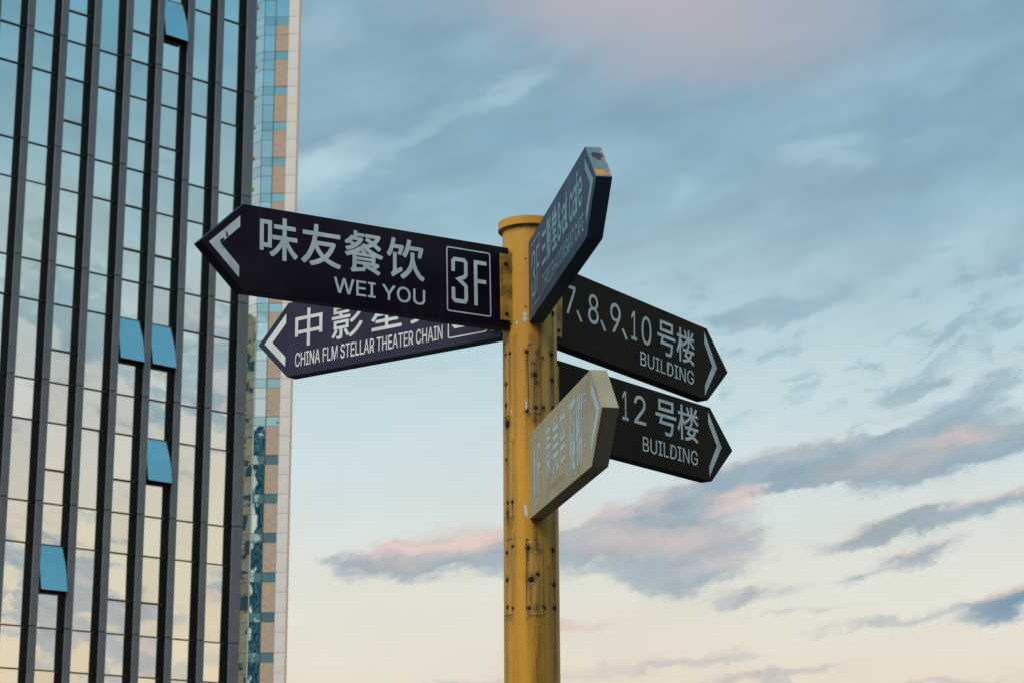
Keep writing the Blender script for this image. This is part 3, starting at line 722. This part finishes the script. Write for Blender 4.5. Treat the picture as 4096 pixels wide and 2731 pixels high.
# 4 and 5: building numbers, pointing right and away
s4, p4 = make_sign('dark brown arrow sign numbering buildings 7 to 10, above the other brown one', .909, 1.4416, -.0314, .0763, .0052, 0, -1, 'brown_paint', (-1,))
chevron(p4, -1, CHEV_R, 'vinyl_white')
lettering(p4, -1, [('7', 48, 92, -13, 67), ('8', 150, 198, -14.5, 68.3), ('9', 251.4, 301, -14, 68.4), ('1', 352, 379.5, -14, 68), ('0', 401.8, 450, -14.5, 67.5)], 'vinyl_white', .002)
for u in (95.5, 204.5, 305.8): polys(p4, -1, [[(u + 0, 3.5), (u + 9, 6.5), (u + 29, -19), (u + 20, -23)]], 'vinyl_white', 'comma_mark')
lettering(p4, -1, [('号', 480, 570.5, -23.5, 76), ('楼', 576.7, 670, -22.5, 77.7)], 'vinyl_white', .008)
lettering(p4, -1, [('BUILDING', 396, 665, -78.6, -38)], 'vinyl_white', .002)
s5, p5 = make_sign('dark brown arrow sign for building 12, partly behind the tan sign', .8825, 1.1859, -.0103, .063, -.0009, -.003, -1, 'brown_paint', (-1,))
chevron(p5, -1, CHEV_R, 'vinyl_white')
lettering(p5, -1, [('1', 309.6, 338.4, -1.7, 79), ('2', 363.9, 418.7, -1.5, 78.7)], 'vinyl_white', .002)
lettering(p5, -1, [('号', 464, 563.6, -12.3, 87.8), ('楼', 569.3, 673, -9.8, 91)], 'vinyl_white', .008)
lettering(p5, -1, [('BUILDING', 402, 665.7, -74, -32)], 'vinyl_white', .002)
# 6: tan restaurant sign pointing out at the viewer, lowest on the post
s6, p6 = make_sign('tan arrow sign with pale blue lettering, lowest on the yellow post', -1.3927, .9598, -.0084, .0626, -.002, -.006, -1, 'tan_paint', (), False, 'rusty_bracket')
chevron(p6, -1, [(823, 2), (742, 80), (741, 50), (790, 2), (736, -47), (735, -76)], 'vinyl_blue')
floor_box(p6, -1, 44, 165, 'vinyl_blue', '1', 2.4, 84)
lettering(p6, -1, [('秦', 225, 291.5, -49, 85), ('美', 308, 379.5, -51, 82), ('荟', 397, 462.5, -46.5, 82)], 'vinyl_blue', .004)
BR = [[(506.6, 75.0), (540, 80), (573.8, 79.4), (567.4, 65.9), (507.7, 59.6)], [(512.2, 52.7), (524.7, 52.1), (514.8, -47.5), (505.3, -45.7)], [(526.7, 53.6), (538.1, 51.2), (544.3, 24.1), (534.8, 24.1)],
      [(555.4, 53.6), (566.6, 51.2), (553.7, 22.2), (544.3, 24.1)], [(554.9, 25.9), (565.3, 25.7), (561.4, -47.4), (550.9, -48.4)], [(532.1, 8.7), (540.7, 9.0), (539.4, -14.6), (521.4, -48.7), (511.9, -46.9)],
      [(521.8, -40.9), (531.4, -40.7), (515.0, -80.2), (504.6, -78.3)], [(547.1, -14.1), (552.7, -15.2), (550.0, -65.9), (538.3, -36.1)], [(550.0, -65.9), (563.2, -66.4), (562.4, -80.0), (536.1, -79.1), (538.3, -36.1)],
      [(583.7, 52.5), (593.0, 51.9), (600.0, -24.5), (581.4, -22.8)], [(599.0, 75.9), (610.1, 75.0), (610.9, 39.9), (606.3, -10.1), (597.1, -8.3)], [(615.7, 75.2), (624.9, 74.2), (627.4, 36.4), (615.5, 38.9)],
      [(638.7, 75.0), (649.7, 74.6), (645.9, 40.3), (631.3, 41.4)], [(639.0, 40), (646, 39.5), (644.2, -21.6), (636.9, -22.1)], [(615.3, 35.0), (622.7, 34.4), (623.1, -23.2), (612.1, -23.0)],
      [(590.8, -25), (604, -25), (595.1, -79.1), (584.0, -78.1)], [(607, -24), (621, -24), (615.4, -79.0), (607.2, -78.4)], [(627.8, -23), (644.2, -22.5), (638.3, -78.4), (629.2, -78.7)]]
polys(p6, -1, BR, 'vinyl_blue', 'brush_lettering')
lettering(p6, -1, [('中', 661, 686, 34, 76), ('餐', 658, 683, -23, 19), ('厅', 653, 679, -79.6, -34.6)], 'vinyl_blue', .0)
lettering(p6, -1, [('QIN MEI HUI', 221, 447, -83, -67)], 'vinyl_faded', .0, 'faded_lettering')
